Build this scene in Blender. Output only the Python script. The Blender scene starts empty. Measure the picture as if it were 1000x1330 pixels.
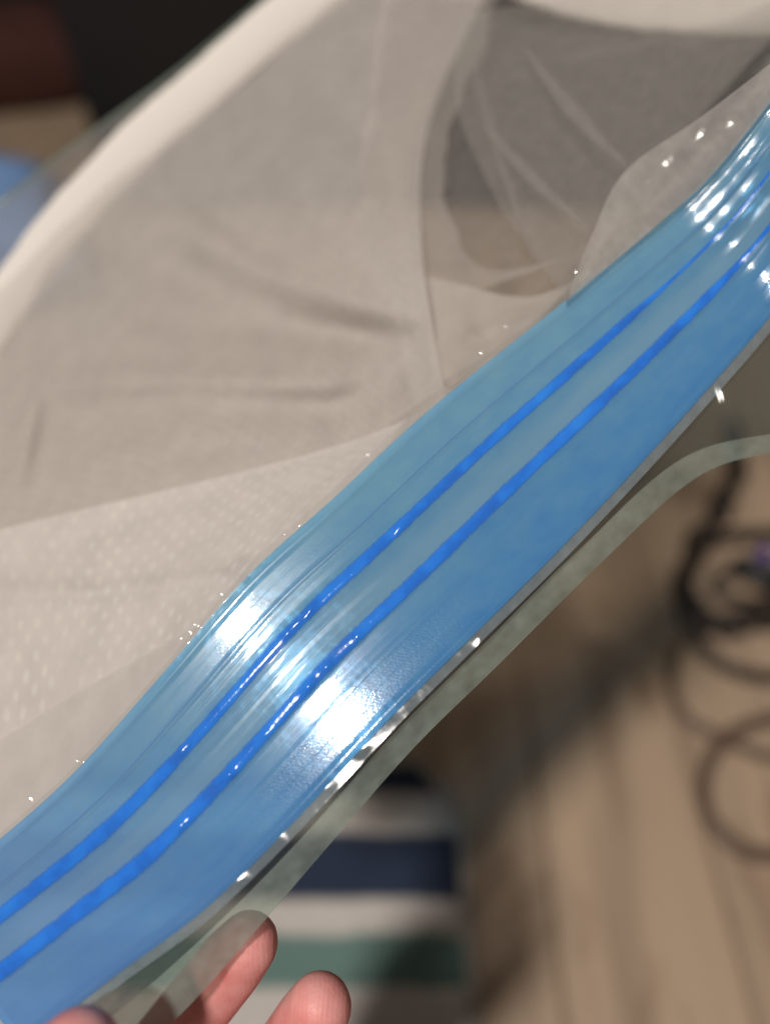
import bpy, bmesh, math, random
import numpy as np
from mathutils import Vector, Matrix

random.seed(7)
scene = bpy.context.scene
COL = scene.collection

# ------------------------------------------------------------------ camera
PITCH = math.radians(50.0)
CAM = np.array((0.0, 0.0, 0.62))
HFOV = math.radians(54.0)
FPX = 500.0 / math.tan(HFOV / 2)
RT = np.array((1.0, 0.0, 0.0))
UP = np.array((0.0, math.sin(PITCH), math.cos(PITCH)))
FW = np.array((0.0, math.cos(PITCH), -math.sin(PITCH)))
cd = bpy.data.cameras.new('camera')
cam = bpy.data.objects.new('camera', cd)
COL.objects.link(cam)
cam.location = CAM
cam.rotation_euler = (math.pi / 2 - PITCH, 0, 0)
cd.sensor_fit = 'HORIZONTAL'
cd.sensor_width = 36.0
cd.lens = 18.0 / math.tan(HFOV / 2)
cd.clip_start = 0.01
cd.clip_end = 60
cd.dof.use_dof = True
cd.dof.focus_distance = 0.159
cd.dof.aperture_fstop = cd.lens / 7.0
cd.dof.aperture_blades = 0
scene.camera = cam

# ------------------------------------------------------------------ light
world = bpy.data.worlds.new('World')
scene.world = world
world.use_nodes = True
bg = world.node_tree.nodes['Background']
bg.inputs[0].default_value = (1.0, 0.86, 0.72, 1)
bg.inputs[1].default_value = 0.075


def area(name, loc, target, size, power, color):
    ld = bpy.data.lights.new(name, 'AREA')
    ld.shape = 'DISK'
    ld.size = size
    ld.energy = power
    ld.color = color
    o = bpy.data.objects.new(name, ld)
    COL.objects.link(o)
    o.location = loc
    o.rotation_euler = (Vector(target) - Vector(loc)).to_track_quat('-Z', 'Y').to_euler()
    return o


area('ceiling_lamp', (-0.56, -0.60, 2.3), (0, 0.1, 0.5), 0.20, 43.0, (1.0, 0.92, 0.85))

vs = scene.view_settings
vs.view_transform = 'Standard'
vs.look = 'None'
vs.exposure = 0.0
vs.gamma = 1.0
scene.render.engine = 'CYCLES'
scene.cycles.use_denoising = True
scene.cycles.transparent_max_bounces = 24
scene.cycles.max_bounces = 6
scene.cycles.diffuse_bounces = 3
scene.cycles.use_adaptive_sampling = True
scene.cycles.adaptive_threshold = 0.02
scene.cycles.sample_clamp_indirect = 4.0
scene.cycles.caustics_reflective = False
scene.cycles.caustics_refractive = False


# ------------------------------------------------------------------ helpers
def P(px, py, d):
    """point at photo pixel px,py (1000x1330) and distance d along the view axis"""
    px, py, d = np.broadcast_arrays(np.asarray(px, float), np.asarray(py, float), np.asarray(d, float))
    x = (px - 500.0) / FPX * d
    y = (665.0 - py) / FPX * d
    return CAM + x[..., None] * RT + y[..., None] * UP + d[..., None] * FW


def floor_pt(px, py, z=0.0):
    v = (px - 500.0) / FPX * RT + (665.0 - py) / FPX * UP + FW
    k = (z - CAM[2]) / v[2]
    p = CAM + v * k
    return (float(p[0]), float(p[1]), float(z))


def plane_depth(px, py):
    nx, ny, nb = -0.09, 0.28, 0.955
    x = (np.asarray(px, float) - 500) / FPX
    y = (665 - np.asarray(py, float)) / FPX
    c = 0.160 * (nx * 0.1019 + ny * -0.0153 - nb)
    # the whole bag is gently bent over the fingers, about a line across the zipper
    sp = (np.asarray(px, float) - 600) * 0.70 + (np.asarray(py, float) - 680) * -0.714
    bend = 0.0006 * (np.sqrt(1 + ((sp + 300) / 80.0) ** 2) - 1)
    return c / (nx * x + ny * y - nb) + np.minimum(bend, 0.012)


def catmull(pts, t):
    pts = np.asarray(pts, float)
    n = len(pts)
    p = np.vstack([2 * pts[0] - pts[1], pts, 2 * pts[-1] - pts[-2]])
    t = np.clip(t, 0, n - 1 - 1e-9)
    i = np.floor(t).astype(int)
    f = (t - i)[:, None]
    p0, p1, p2, p3 = p[i], p[i + 1], p[i + 2], p[i + 3]
    return 0.5 * (2 * p1 + (p2 - p0) * f + (2 * p0 - 5 * p1 + 4 * p2 - p3) * f * f + (3 * p1 - p0 - 3 * p2 + p3) * f ** 3)


def crv(pts, n, arc=True):
    pts = np.asarray(pts, float)
    t = np.linspace(0, len(pts) - 1, 1200)
    c = catmull(pts, t)
    if not arc:
        return catmull(pts, np.linspace(0, len(pts) - 1, n))
    L = np.r_[0, np.cumsum(np.linalg.norm(np.diff(c[:, :2], axis=0), axis=1))]
    tt = np.interp(np.linspace(0, L[-1], n), L, t)
    return catmull(pts, tt)


def loft(curves, nu, nv, vpow=1.0, arc=True):
    cs = np.stack([crv(c, nu, arc) for c in curves])          # K,nu,3
    K = len(curves)
    v = np.linspace(0, 1, nv) ** vpow * (K - 1)
    if K == 2:
        w = v[:, None, None]
        g = cs[0][None] * (1 - w) + cs[1][None] * w
    else:
        flat = cs.reshape(K, -1)
        g = catmull(flat, v).reshape(nv, nu, 3)
    return g[..., 0], g[..., 1], g[..., 2]


_rs = np.random.RandomState(3)
_GR = _rs.rand(256, 256) * 2 * math.pi


def pnoise(x, y, seed=0):
    x = np.asarray(x, float) + seed * 17.31
    y = np.asarray(y, float) + seed * 9.77
    xi = np.floor(x).astype(int)
    yi = np.floor(y).astype(int)
    xf, yf = x - xi, y - yi
    u = xf ** 3 * (xf * (xf * 6 - 15) + 10)
    v = yf ** 3 * (yf * (yf * 6 - 15) + 10)

    def g(ix, iy, dx, dy):
        a = _GR[ix % 256, iy % 256]
        return np.cos(a) * dx + np.sin(a) * dy
    a = g(xi, yi, xf, yf)
    b = g(xi + 1, yi, xf - 1, yf)
    c = g(xi, yi + 1, xf, yf - 1)
    d = g(xi + 1, yi + 1, xf - 1, yf - 1)
    return (a * (1 - u) + b * u) * (1 - v) + (c * (1 - u) + d * u) * v


def ridged(x, y, seed):
    return 1 - np.abs(pnoise(x, y, seed)) * 2.2


def crease(X, Y, pts, w, h):
    """gaussian fold along a polyline; w px, h metres"""
    best = np.full(X.shape, 1e9)
    fade = np.ones(X.shape)
    n = len(pts) - 1
    for k in range(n):
        a, b = np.array(pts[k], float), np.array(pts[k + 1], float)
        ab = b - a
        t = np.clip(((X - a[0]) * ab[0] + (Y - a[1]) * ab[1]) / (ab @ ab), 0, 1)
        d = np.hypot(X - a[0] - t * ab[0], Y - a[1] - t * ab[1])
        g = (k + t) / n
        m = d < best
        best = np.where(m, d, best)
        fade = np.where(m, np.sin(np.pi * np.clip(g * 0.9 + 0.05, 0, 1)) ** 0.6, fade)
    return -h * fade * np.exp(-(best / w) ** 2)


def bump(X, Y, cx, cy, rx, ry, ang, h):
    c, s = math.cos(ang), math.sin(ang)
    u = ((X - cx) * c + (Y - cy) * s) / rx
    v = (-(X - cx) * s + (Y - cy) * c) / ry
    return -h * np.exp(-(u * u + v * v))


def link(name, me, mat=None, parent=None):
    o = bpy.data.objects.new(name, me)
    COL.objects.link(o)
    if mat is not None and not me.materials:
        me.materials.append(mat)
    if parent is not None:
        o.parent = parent
        o.matrix_parent_inverse = parent.matrix_world.inverted()
    return o


def empty(name, loc):
    o = bpy.data.objects.new(name, None)
    COL.objects.link(o)
    o.location = loc
    o.empty_display_size = 0.02
    o.matrix_world = Matrix.Translation(loc)
    return o


def tag(o, label=None, cat=None, group=None, kind=None):
    if label: o['label'] = label
    if cat: o['category'] = cat
    if group: o['group'] = group
    if kind: o['kind'] = kind
    return o


def grid_mesh(name, W, uv=None):
    nv, nu = W.shape[:2]
    me = bpy.data.meshes.new(name)
    i = np.arange(nv * nu).reshape(nv, nu)
    f = np.stack([i[:-1, :-1], i[:-1, 1:], i[1:, 1:], i[1:, :-1]], -1).reshape(-1, 4)
    me.from_pydata(W.reshape(-1, 3).tolist(), [], f.tolist())
    me.polygons.foreach_set('use_smooth', [True] * len(me.polygons))
    if uv is not None:
        l = me.uv_layers.new(name='UVMap')
        idx = np.empty(len(me.loops), int)
        me.loops.foreach_get('vertex_index', idx)
        l.data.foreach_set('uv', uv.reshape(-1, 2)[idx].astype(np.float32).ravel())
    me.update()
    return me


def sheet(name, g, extra, mat, parent, vnorm=False):
    """g = loft grids (px,py,ex); extra = relief in metres; UV in millimetres"""
    X, Y, E = g
    W = P(X, Y, plane_depth(X, Y) + E + extra)
    du = np.linalg.norm(np.diff(W, axis=1), axis=2).mean(axis=0)
    dv = np.linalg.norm(np.diff(W, axis=0), axis=2).mean(axis=1)
    u = np.r_[0, np.cumsum(du)] * 1000
    v = np.r_[0, np.cumsum(dv)] * 1000
    if vnorm:
        v = np.linspace(0, 1, len(v))
    uv = np.stack(np.meshgrid(u, v), -1)
    return link(name, grid_mesh(name, W, uv), mat, parent)


def tube_mesh(name, pts, rad, seg=10, flat=(1.0, 1.0), upv=None, caps=True):
    """tube along world points; rad scalar or list; flat=(side, up) scale"""
    pts = np.asarray(pts, float)
    n = len(pts)
    rad = np.full(n, rad) if np.isscalar(rad) else np.asarray(rad, float)
    T = np.gradient(pts, axis=0)
    T /= np.linalg.norm(T, axis=1)[:, None]
    V = []
    ref = np.array((0, 0, 1.0)) if upv is None else np.asarray(upv, float)
    for k in range(n):
        s = np.cross(T[k], ref)
        s /= np.linalg.norm(s) + 1e-12
        u = np.cross(s, T[k])
        for j in range(seg):
            a = 2 * math.pi * j / seg
            V.append(pts[k] + rad[k] * (math.cos(a) * s * flat[0] + math.sin(a) * u * flat[1]))
    F = []
    for k in range(n - 1):
        for j in range(seg):
            j2 = (j + 1) % seg
            F.append((k * seg + j, k * seg + j2, (k + 1) * seg + j2, (k + 1) * seg + j))
    if caps:
        F.append(tuple(range(seg))[::-1])
        F.append(tuple((n - 1) * seg + j for j in range(seg)))
    me = bpy.data.meshes.new(name)
    me.from_pydata([tuple(v) for v in V], [], F)
    me.polygons.foreach_set('use_smooth', [True] * len(me.polygons))
    me.update()
    return me


def spline3(pts, n):
    pts = np.asarray(pts, float)
    return catmull(pts, np.linspace(0, len(pts) - 1, n))


# ------------------------------------------------------------------ materials
class NT:
    def __init__(self, name):
        self.m = bpy.data.materials.new(name)
        self.m.use_nodes = True
        self.t = self.m.node_tree
        self.t.nodes.clear()
        self.out = self.t.nodes.new('ShaderNodeOutputMaterial')

    def n(self, typ, **kw):
        nd = self.t.nodes.new('ShaderNode' + typ)
        for k, v in kw.items():
            if k.startswith('_'):
                setattr(nd, k[1:], v)
                continue
            key = int(k[1:]) if k[0] == 'i' and k[1:].isdigit() else k.replace('__', ' ')
            sock = nd.inputs[key]
            if isinstance(v, bpy.types.NodeSocket):
                self.t.links.new(v, sock)
            else:
                sock.default_value = v
        return nd

    def surf(self, sock):
        self.t.links.new(sock, self.out.inputs['Surface'])
        return self.m

    def math(self, op, a, b=None, c=None):
        nd = self.t.nodes.new('ShaderNodeMath')
        nd.operation = op
        for i, v in enumerate((a, b, c)):
            if v is None: continue
            if isinstance(v, bpy.types.NodeSocket): self.t.links.new(v, nd.inputs[i])
            else: nd.inputs[i].default_value = v
        return nd.outputs[0]

    def ramp(self, fac, stops):
        nd = self.t.nodes.new('ShaderNodeValToRGB')
        cr = nd.color_ramp
        cr.elements[0].position, cr.elements[0].color = stops[0]
        cr.elements[1].position, cr.elements[1].color = stops[1]
        for p, c in stops[2:]:
            e = cr.elements.new(p)
            e.color = c
        self.t.links.new(fac, nd.inputs[0])
        return nd.outputs[0]

    def mapping(self, src, scale=(1, 1, 1), rot=(0, 0, 0)):
        m = self.n('Mapping', Vector=src)
        m.inputs['Scale'].default_value = scale
        m.inputs['Rotation'].default_value = rot
        return m.outputs[0]


def two_sided_fresnel(m, ior, normal):
    # a thin sheet reflects alike from both sides
    bf = m.n('NewGeometry').outputs['Backfacing']
    i = m.math('SUBTRACT', ior, m.math('MULTIPLY', bf, ior - 1 / ior))
    return m.n('Fresnel', IOR=i, Normal=normal)


def c3(r, g, b):
    return (r, g, b, 1.0)


def film_material(name, clear, haze, haze_col, rough=0.07, spec=1.0, bump_s=0.15):
    m = NT(name)
    uv = m.n('TexCoord').outputs['UV']
    n1 = m.n('TexNoise', Vector=uv, Scale=0.25, Detail=1.5, Roughness=0.6)
    h = n1.outputs[0]
    bp = m.n('Bump', Height=h, Strength=bump_s, Distance=0.0008)
    tr = m.n('BsdfTransparent', Color=clear)
    df = m.n('BsdfDiffuse', Color=haze_col, Normal=bp.outputs[0])
    tl = m.n('BsdfTranslucent', Color=haze_col, Normal=bp.outputs[0])
    dm = m.n('MixShader', Fac=0.4, i1=df.outputs[0], i2=tl.outputs[0])
    hz = m.math('MULTIPLY', m.math('ADD', m.math('MULTIPLY', n1.outputs[0], 0.8), 0.6), haze)
    b = m.n('MixShader', i0=hz, i1=tr.outputs[0], i2=dm.outputs[0])
    gl = m.n('BsdfGlossy', _distribution='BECKMANN', Color=c3(1, 1, 1), Roughness=rough, Normal=bp.outputs[0])
    fr = two_sided_fresnel(m, 1.5, bp.outputs[0])
    f = m.math('MULTIPLY', fr.outputs[0], spec)
    s = m.n('MixShader', i0=f, i1=b.outputs[0], i2=gl.outputs[0])
    return m.surf(s.outputs[0])


M = {}
M['film'] = film_material('clear_film', c3(0.985, 0.985, 0.98), 0.10, c3(0.85, 0.82, 0.79))
M['film_back'] = film_material('clear_film_back', c3(0.95, 0.95, 0.94), 0.13, c3(0.74, 0.74, 0.74), 0.16)
M['film_fold'] = film_material('folded_film', c3(0.90, 0.90, 0.89), 0.40, c3(0.78, 0.76, 0.73), 0.2, 1.2, 0.25)
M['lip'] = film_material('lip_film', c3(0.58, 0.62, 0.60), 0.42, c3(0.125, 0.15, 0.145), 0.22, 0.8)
M['inner_film'] = film_material('inner_film', c3(0.93, 0.93, 0.92), 0.19, c3(0.74, 0.73, 0.71), 0.2, 1.0, 0.2)
M['lip_front'] = film_material('front_lip_film', c3(0.86, 0.90, 0.92), 0.34, c3(0.50, 0.62, 0.70), 0.2, 1.0)
M['bead'] = film_material('lip_edge_film', c3(0.64, 0.69, 0.64), 0.35, c3(0.54, 0.66, 0.60), 0.16, 1.2, 0.2)


def strip_material():
    m = NT('blue_zip_plastic')
    uv = m.n('TexCoord').outputs['UV']
    sep = m.n('SeparateXYZ', Vector=uv)
    v = sep.outputs[1]
    # extrusion lines along the strip
    lines = m.n('TexNoise', Vector=m.mapping(uv, (0.03, 2.6, 1)), Scale=1.0, Detail=4.0, Roughness=0.65)
    soft = m.n('TexNoise', Vector=m.mapping(uv, (0.12, 0.25, 1)), Scale=1.0, Detail=3.0)
    # woven embossing inside two bands of the strip
    emb = m.n('TexVoronoi', Vector=m.mapping(uv, (1.5, 2.2, 1), (0, 0, 0.5)), Scale=1.0, Randomness=0.6)
    zone = m.ramp(m.n('TexNoise', Vector=m.mapping(uv, (0.045, 0.02, 1)), Scale=1.0, Detail=1.0).outputs[0],
                  [(0.42, c3(0.15, .15, .15)), (0.58, c3(1, 1, 1))])
    vb = m.math('MULTIPLY', v, 1 / 42.0)
    band = m.ramp(vb, [(0.0, c3(0, 0, 0)), (0.08, c3(0, 0, 0)), (0.13, c3(.55, .55, .55)), (0.22, c3(.5, .5, .5)), (0.25, c3(0, 0, 0)),
                       (0.66, c3(0, 0, 0)), (0.72, c3(1, 1, 1)), (0.93, c3(1, 1, 1)), (0.97, c3(0, 0, 0))])
    e = m.math('MULTIPLY', m.math('MULTIPLY', emb.outputs['Distance'], zone), band)
    h = m.math('ADD', m.math('MULTIPLY', lines.outputs[0], 0.40), m.math('MULTIPLY', e, 0.18))
    bp = m.n('Bump', Height=h, Strength=0.5, Distance=0.00022)
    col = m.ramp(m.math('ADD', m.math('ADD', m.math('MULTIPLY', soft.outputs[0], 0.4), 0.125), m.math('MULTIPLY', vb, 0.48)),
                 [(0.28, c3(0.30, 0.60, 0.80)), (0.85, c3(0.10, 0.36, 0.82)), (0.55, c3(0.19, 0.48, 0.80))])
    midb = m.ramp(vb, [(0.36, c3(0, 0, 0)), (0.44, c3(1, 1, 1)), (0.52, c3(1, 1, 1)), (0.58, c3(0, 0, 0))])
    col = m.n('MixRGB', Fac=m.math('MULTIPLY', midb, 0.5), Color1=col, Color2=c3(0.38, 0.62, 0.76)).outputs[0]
    tint = m.ramp(m.math('MULTIPLY', sep.outputs[0], 1 / 230.0), [(0.08, c3(1, 1, 1)), (0.36, c3(0, 0, 0))])  # violet cast from lighting and doubled layers, painted into the lower-left end's colour
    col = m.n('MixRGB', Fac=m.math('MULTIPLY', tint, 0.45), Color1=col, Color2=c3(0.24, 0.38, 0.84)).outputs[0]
    df = m.n('BsdfDiffuse', Color=col, Normal=bp.outputs[0])
    tl = m.n('BsdfTranslucent', Color=col, Normal=bp.outputs[0])
    dm = m.n('MixShader', Fac=0.3, i1=df.outputs[0], i2=tl.outputs[0])
    tr = m.n('BsdfTransparent', Color=c3(0.40, 0.70, 0.92))
    b = m.n('MixShader', Fac=0.60, i1=tr.outputs[0], i2=dm.outputs[0])
    g1 = m.n('BsdfGlossy', _distribution='BECKMANN', Color=c3(1, 1, 1), Roughness=0.10, Normal=bp.outputs[0])
    g2 = m.n('BsdfGlossy', _distribution='BECKMANN', Color=c3(1, 1, 1), Roughness=0.26, Normal=bp.outputs[0])
    gl = m.n('MixShader', Fac=0.35, i1=g1.outputs[0], i2=g2.outputs[0])
    fr = two_sided_fresnel(m, 1.5, bp.outputs[0])
    s = m.n('MixShader', i0=m.math('MULTIPLY', fr.outputs[0], 1.1), i1=b.outputs[0], i2=gl.outputs[0])
    return m.surf(s.outputs[0])


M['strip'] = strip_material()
M['strip_rear'] = film_material('rear_blue_zip_plastic', c3(0.50, 0.74, 0.88), 0.5, c3(0.22, 0.46, 0.68), 0.2)


def principled(name, col, rough=0.5, **kw):
    m = NT(name)
    p = m.n('BsdfPrincipled', Base__Color=col, Roughness=rough, **kw)
    return m.surf(p.outputs[0])


def track_material():
    m = NT('royal_blue_track')
    uv = m.n('TexCoord').outputs['UV']
    sep = m.n('SeparateXYZ', Vector=uv)
    n = m.n('TexNoise', Vector=m.mapping(uv, (0.11, 0.5, 1)), Scale=1.0, Detail=3.0)
    n3 = m.n('TexNoise', Vector=m.mapping(uv, (0.9, 2.0, 1)), Scale=1.0, Detail=3.0)
    bp = m.n('Bump', Height=n3.outputs[0], Strength=0.15, Distance=0.0003)
    col = m.ramp(n.outputs[0], [(0.3, c3(0.02, 0.15, 0.70)), (0.7, c3(0.035, 0.24, 0.82))])
    df = m.n('BsdfDiffuse', Color=col, Normal=bp.outputs[0])
    gl = m.n('BsdfGlossy', _distribution='BECKMANN', Color=c3(1, 1, 1), Roughness=0.2, Normal=bp.outputs[0])
    fr = two_sided_fresnel(m, 1.48, bp.outputs[0])
    p = m.n('MixShader', i0=m.math('MULTIPLY', fr.outputs[0], 0.7), i1=df.outputs[0], i2=gl.outputs[0])
    # the moulded colour thins out toward both sides of the rib
    av = m.math('ABSOLUTE', m.math('SUBTRACT', m.math('MULTIPLY', sep.outputs[1], 2.0), 1.0))
    av = m.math('ADD', av, m.math('MULTIPLY', m.math('SUBTRACT', n3.outputs[0], 0.5), 0.35))
    al = m.ramp(av, [(0.55, c3(.9, .9, .9)), (1.0, c3(0, 0, 0))])
    al2 = m.math('MULTIPLY', al, m.ramp(n.outputs[0], [(0.30, c3(.68, .68, .68)), (0.5, c3(1, 1, 1))]))
    tr = m.n('BsdfTransparent', Color=c3(1, 1, 1))
    s = m.n('MixShader', i0=al2, i1=tr.outputs[0], i2=p.outputs[0])
    return m.surf(s.outputs[0])


M['track'] = track_material()


def fabric_material(name, col, dots=0.3, opacity=0.9):
    m = NT(name)
    uv = m.n('TexCoord').outputs['UV']
    fib = m.n('TexNoise', Vector=uv, Scale=2.2, Detail=5.0, Roughness=0.7)
    cloud = m.n('TexNoise', Vector=uv, Scale=0.12, Detail=3.0)
    base = m.ramp(cloud.outputs[0], [(0.3, c3(*[x * 0.93 for x in col])), (0.7, c3(*[min(1, x * 1.05) for x in col]))])
    h = m.math('MULTIPLY', fib.outputs[0], 0.35)
    if dots:
        ds = m.n('TexNoise', Vector=uv, Scale=0.07, Detail=1.0)
        wv_ = m.n('VectorMath', _operation='MULTIPLY_ADD', i0=ds.outputs['Color'], i1=(4, 4, 0), i2=uv).outputs[0]
        vo = m.n('TexVoronoi', Vector=m.mapping(wv_, (0.27, 0.27, 1), (0, 0, 0.6)), Scale=1.0, Randomness=0.12)
        dmask = m.ramp(m.n('TexNoise', Vector=uv, Scale=0.05, Detail=2.0).outputs[0], [(0.36, c3(.1, .1, .1)), (0.6, c3(1, 1, 1))])
        dot = m.ramp(vo.outputs['Distance'], [(0.16, c3(1, 1, 1)), (0.34, c3(0, 0, 0))])
        mx = m.n('MixRGB', Fac=m.math('MULTIPLY', m.math('MULTIPLY', dot, dmask), dots), Color1=base, Color2=c3(*[min(1, x * 1.35) for x in col]))
        base = mx.outputs[0]
        h = m.math('ADD', h, m.math('MULTIPLY', dot, 0.6))
    bp = m.n('Bump', Height=h, Strength=0.35, Distance=0.0006)
    df = m.n('BsdfDiffuse', Color=base, Normal=bp.outputs[0])
    tl = m.n('BsdfTranslucent', Color=base)
    dm = m.n('MixShader', Fac=0.25, i1=df.outputs[0], i2=tl.outputs[0])
    tr = m.n('BsdfTransparent', Color=c3(1, 1, 1))
    s = m.n('MixShader', Fac=opacity, i1=tr.outputs[0], i2=dm.outputs[0])
    return m.surf(s.outputs[0])


M['fabric'] = fabric_material('white_nonwoven', (0.74, 0.70, 0.67), 0.34, 0.64)
M['fabric_dots'] = fabric_material('white_embossed_nonwoven', (0.78, 0.74, 0.71), 0.45, 0.86)
M['fabric_smooth'] = fabric_material('smooth_nonwoven', (0.70, 0.66, 0.63), 0.0, 0.88)
M['fabric_tuck'] = fabric_material('thin_nonwoven', (0.78, 0.74, 0.70), 0.0, 0.55)
M['fabric_sheer'] = fabric_material('sheer_nonwoven', (0.70, 0.65, 0.61), 0.0, 0.30)
M['rim'] = fabric_material('white_hem', (0.92, 0.88, 0.83), 0.0, 1.0)


def skin_material():
    m = NT('skin')
    tc = m.n('TexCoord').outputs['Object']
    n = m.n('TexNoise', Vector=tc, Scale=110.0, Detail=5.0)
    n2 = m.n('TexNoise', Vector=m.mapping(tc, (1, 1, 1)), Scale=900.0, Detail=4.0, Distortion=1.5)
    col = m.ramp(n.outputs[0], [(0.3, c3(0.66, 0.20, 0.19)), (0.7, c3(0.84, 0.42, 0.39))])
    wv = m.n('TexWave', Vector=tc, Scale=330.0, Distortion=4.0, Detail=2.0)
    wv.inputs['Detail Scale'].default_value = 0.4
    bp = m.n('Bump', Height=m.math('ADD', n2.outputs[0], m.math('MULTIPLY', wv.outputs[0], 0.16)), Strength=0.22, Distance=0.0005)
    p = m.n('BsdfPrincipled', Base__Color=col, Roughness=0.48, Normal=bp.outputs[0], Subsurface__Weight=0.2,
            Subsurface__Scale=0.004)
    p.inputs['Subsurface Radius'].default_value = (1.0, 0.35, 0.2)
    return m.surf(p.outputs[0])


M['skin'] = skin_material()


def wood_material():
    m = NT('oak_plank')
    tc = m.n('TexCoord').outputs['Object']
    rnd = m.n('ObjectInfo').outputs['Random']
    off = m.n('CombineXYZ', X=m.math('MULTIPLY', rnd, 37.0), Y=m.math('MULTIPLY', rnd, 91.0))
    v = m.n('VectorMath', _operation='ADD', i0=tc, i1=off.outputs[0]).outputs[0]
    g1 = m.n('TexNoise', Vector=m.mapping(v, (22, 1.3, 1)), Scale=1.0, Detail=6.0, Roughness=0.62, Distortion=0.6)
    g2 = m.n('TexNoise', Vector=m.mapping(v, (130, 4, 1)), Scale=1.0, Detail=3.0)
    blot = m.n('TexNoise', Vector=m.mapping(v, (14, 5, 1)), Scale=1.0, Detail=3.0)
    f = m.math('ADD', m.math('MULTIPLY', g1.outputs[0], 0.75), m.math('MULTIPLY', g2.outputs[0], 0.25))
    f = m.math('ADD', f, m.math('MULTIPLY', m.math('SUBTRACT', rnd, 0.5), 0.07))
    col = m.ramp(f, [(0.30, c3(0.26, 0.185, 0.125)), (0.62, c3(0.52, 0.39, 0.275)), (0.48, c3(0.44, 0.33, 0.235))])
    kn = m.ramp(blot.outputs[0], [(0.30, c3(0.5, 0.42, 0.36)), (0.42, c3(1, 1, 1))])
    mx = m.n('MixRGB', _blend_type='MULTIPLY', Fac=1.0, Color1=col, Color2=kn)
    bp = m.n('Bump', Height=f, Strength=0.2, Distance=0.001)
    p = m.n('BsdfPrincipled', Base__Color=mx.outputs[0], Roughness=0.5, Normal=bp.outputs[0])
    return m.surf(p.outputs[0])


M['wood'] = wood_material()
M['subfloor'] = principled('dark_subfloor', c3(0.03, 0.02, 0.015), 0.9)


def noisy(name, c1, c2, scale, rough, bump_d=0.001, strength=0.3):
    m = NT(name)
    tc = m.n('TexCoord').outputs['Object']
    n = m.n('TexNoise', Vector=tc, Scale=scale, Detail=5.0)
    col = m.ramp(n.outputs[0], [(0.3, c3(*c1)), (0.7, c3(*c2))])
    bp = m.n('Bump', Height=n.outputs[0], Strength=strength, Distance=bump_d)
    p = m.n('BsdfPrincipled', Base__Color=col, Roughness=rough, Normal=bp.outputs[0])
    return m.surf(p.outputs[0])


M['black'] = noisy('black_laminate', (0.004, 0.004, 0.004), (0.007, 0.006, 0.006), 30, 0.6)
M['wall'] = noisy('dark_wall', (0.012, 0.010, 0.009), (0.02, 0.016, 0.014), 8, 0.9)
M['red'] = noisy('dark_red_cloth', (0.055, 0.018, 0.014), (0.09, 0.03, 0.022), 60, 0.9)
M['lightblue'] = noisy('light_blue_cloth', (0.19, 0.36, 0.70), (0.26, 0.45, 0.80), 40, 0.85)
M['cable'] = noisy('dark_cable', (0.022, 0.016, 0.013), (0.045, 0.033, 0.026), 200, 0.5)
M['cable_brown'] = noisy('brown_cable', (0.10, 0.066, 0.045), (0.15, 0.10, 0.07), 200, 0.45)
M['plug'] = noisy('black_plug', (0.006, 0.006, 0.008), (0.012, 0.012, 0.015), 90, 0.4)
M['violet'] = principled('violet_ring', c3(0.05, 0.02, 0.35), 0.35)

# ------------------------------------------------------------------ the setting: floor planks and dark wall
bmf = bmesh.new()
bmesh.ops.create_cube(bmf, size=1.0)
for vv in bmf.verts:
    vv.co = (vv.co.x * 3.2, vv.co.y * 3.2 + 0.9, vv.co.z * 0.02 - 0.026)
mef = bpy.data.meshes.new('floor')
bmf.to_mesh(mef)
bmf.free()
floor = link('floor', mef, M['subfloor'])
tag(floor, 'brown wood plank floor', kind='structure')

PW, PL = 0.131, 1.15


def plank_mesh():
    bm = bmesh.new()
    bmesh.ops.create_cube(bm, size=1.0)
    for vv in bm.verts:
        vv.co = (vv.co.x * (PW - 0.0012), vv.co.y * (PL - 0.0012), vv.co.z * 0.0155 - 0.00775)
    top = [e for e in bm.edges if all(abs(v.co.z) < 1e-5 for v in e.verts)]
    bmesh.ops.bevel(bm, geom=top, offset=0.0012, segments=1, affect='EDGES')
    me = bpy.data.meshes.new('plank')
    bm.to_mesh(me)
    bm.free()
    me.materials.append(M['wood'])
    return me


pm = plank_mesh()
for i in range(-11, 12):
    offs = random.uniform(0, PL)
    for k in range(-1, 3):
        y = -0.7 + offs + k * PL
        if y - PL / 2 > 2.45 or y + PL / 2 < -0.7:
            continue
        o = link('plank', pm, None, floor)
        o.location = (i * PW + 0.058, y, 0)

wbm = bmesh.new()
bmesh.ops.create_cube(wbm, size=1.0)
for vv in wbm.verts:
    vv.co = (vv.co.x * 3.2, vv.co.y * 0.1 + 1.86, vv.co.z * 1.3 + 0.66)
mew = bpy.data.meshes.new('wall')
wbm.to_mesh(mew)
wbm.free()
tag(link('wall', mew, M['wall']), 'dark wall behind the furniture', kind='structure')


def box(name, x0, x1, y0, y1, z0, z1, mat, parent=None, bev=0.004):
    bm = bmesh.new()
    bmesh.ops.create_cube(bm, size=1.0)
    for v in bm.verts:
        v.co = ((x0 + x1) / 2 + v.co.x * (x1 - x0), (y0 + y1) / 2 + v.co.y * (y1 - y0), (z0 + z1) / 2 + v.co.z * (z1 - z0))
    bmesh.ops.bevel(bm, geom=bm.edges[:], offset=bev, segments=2, affect='EDGES')
    me = bpy.data.meshes.new(name)
    bm.to_mesh(me)
    bm.free()
    return link(name, me, mat, parent)


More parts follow.
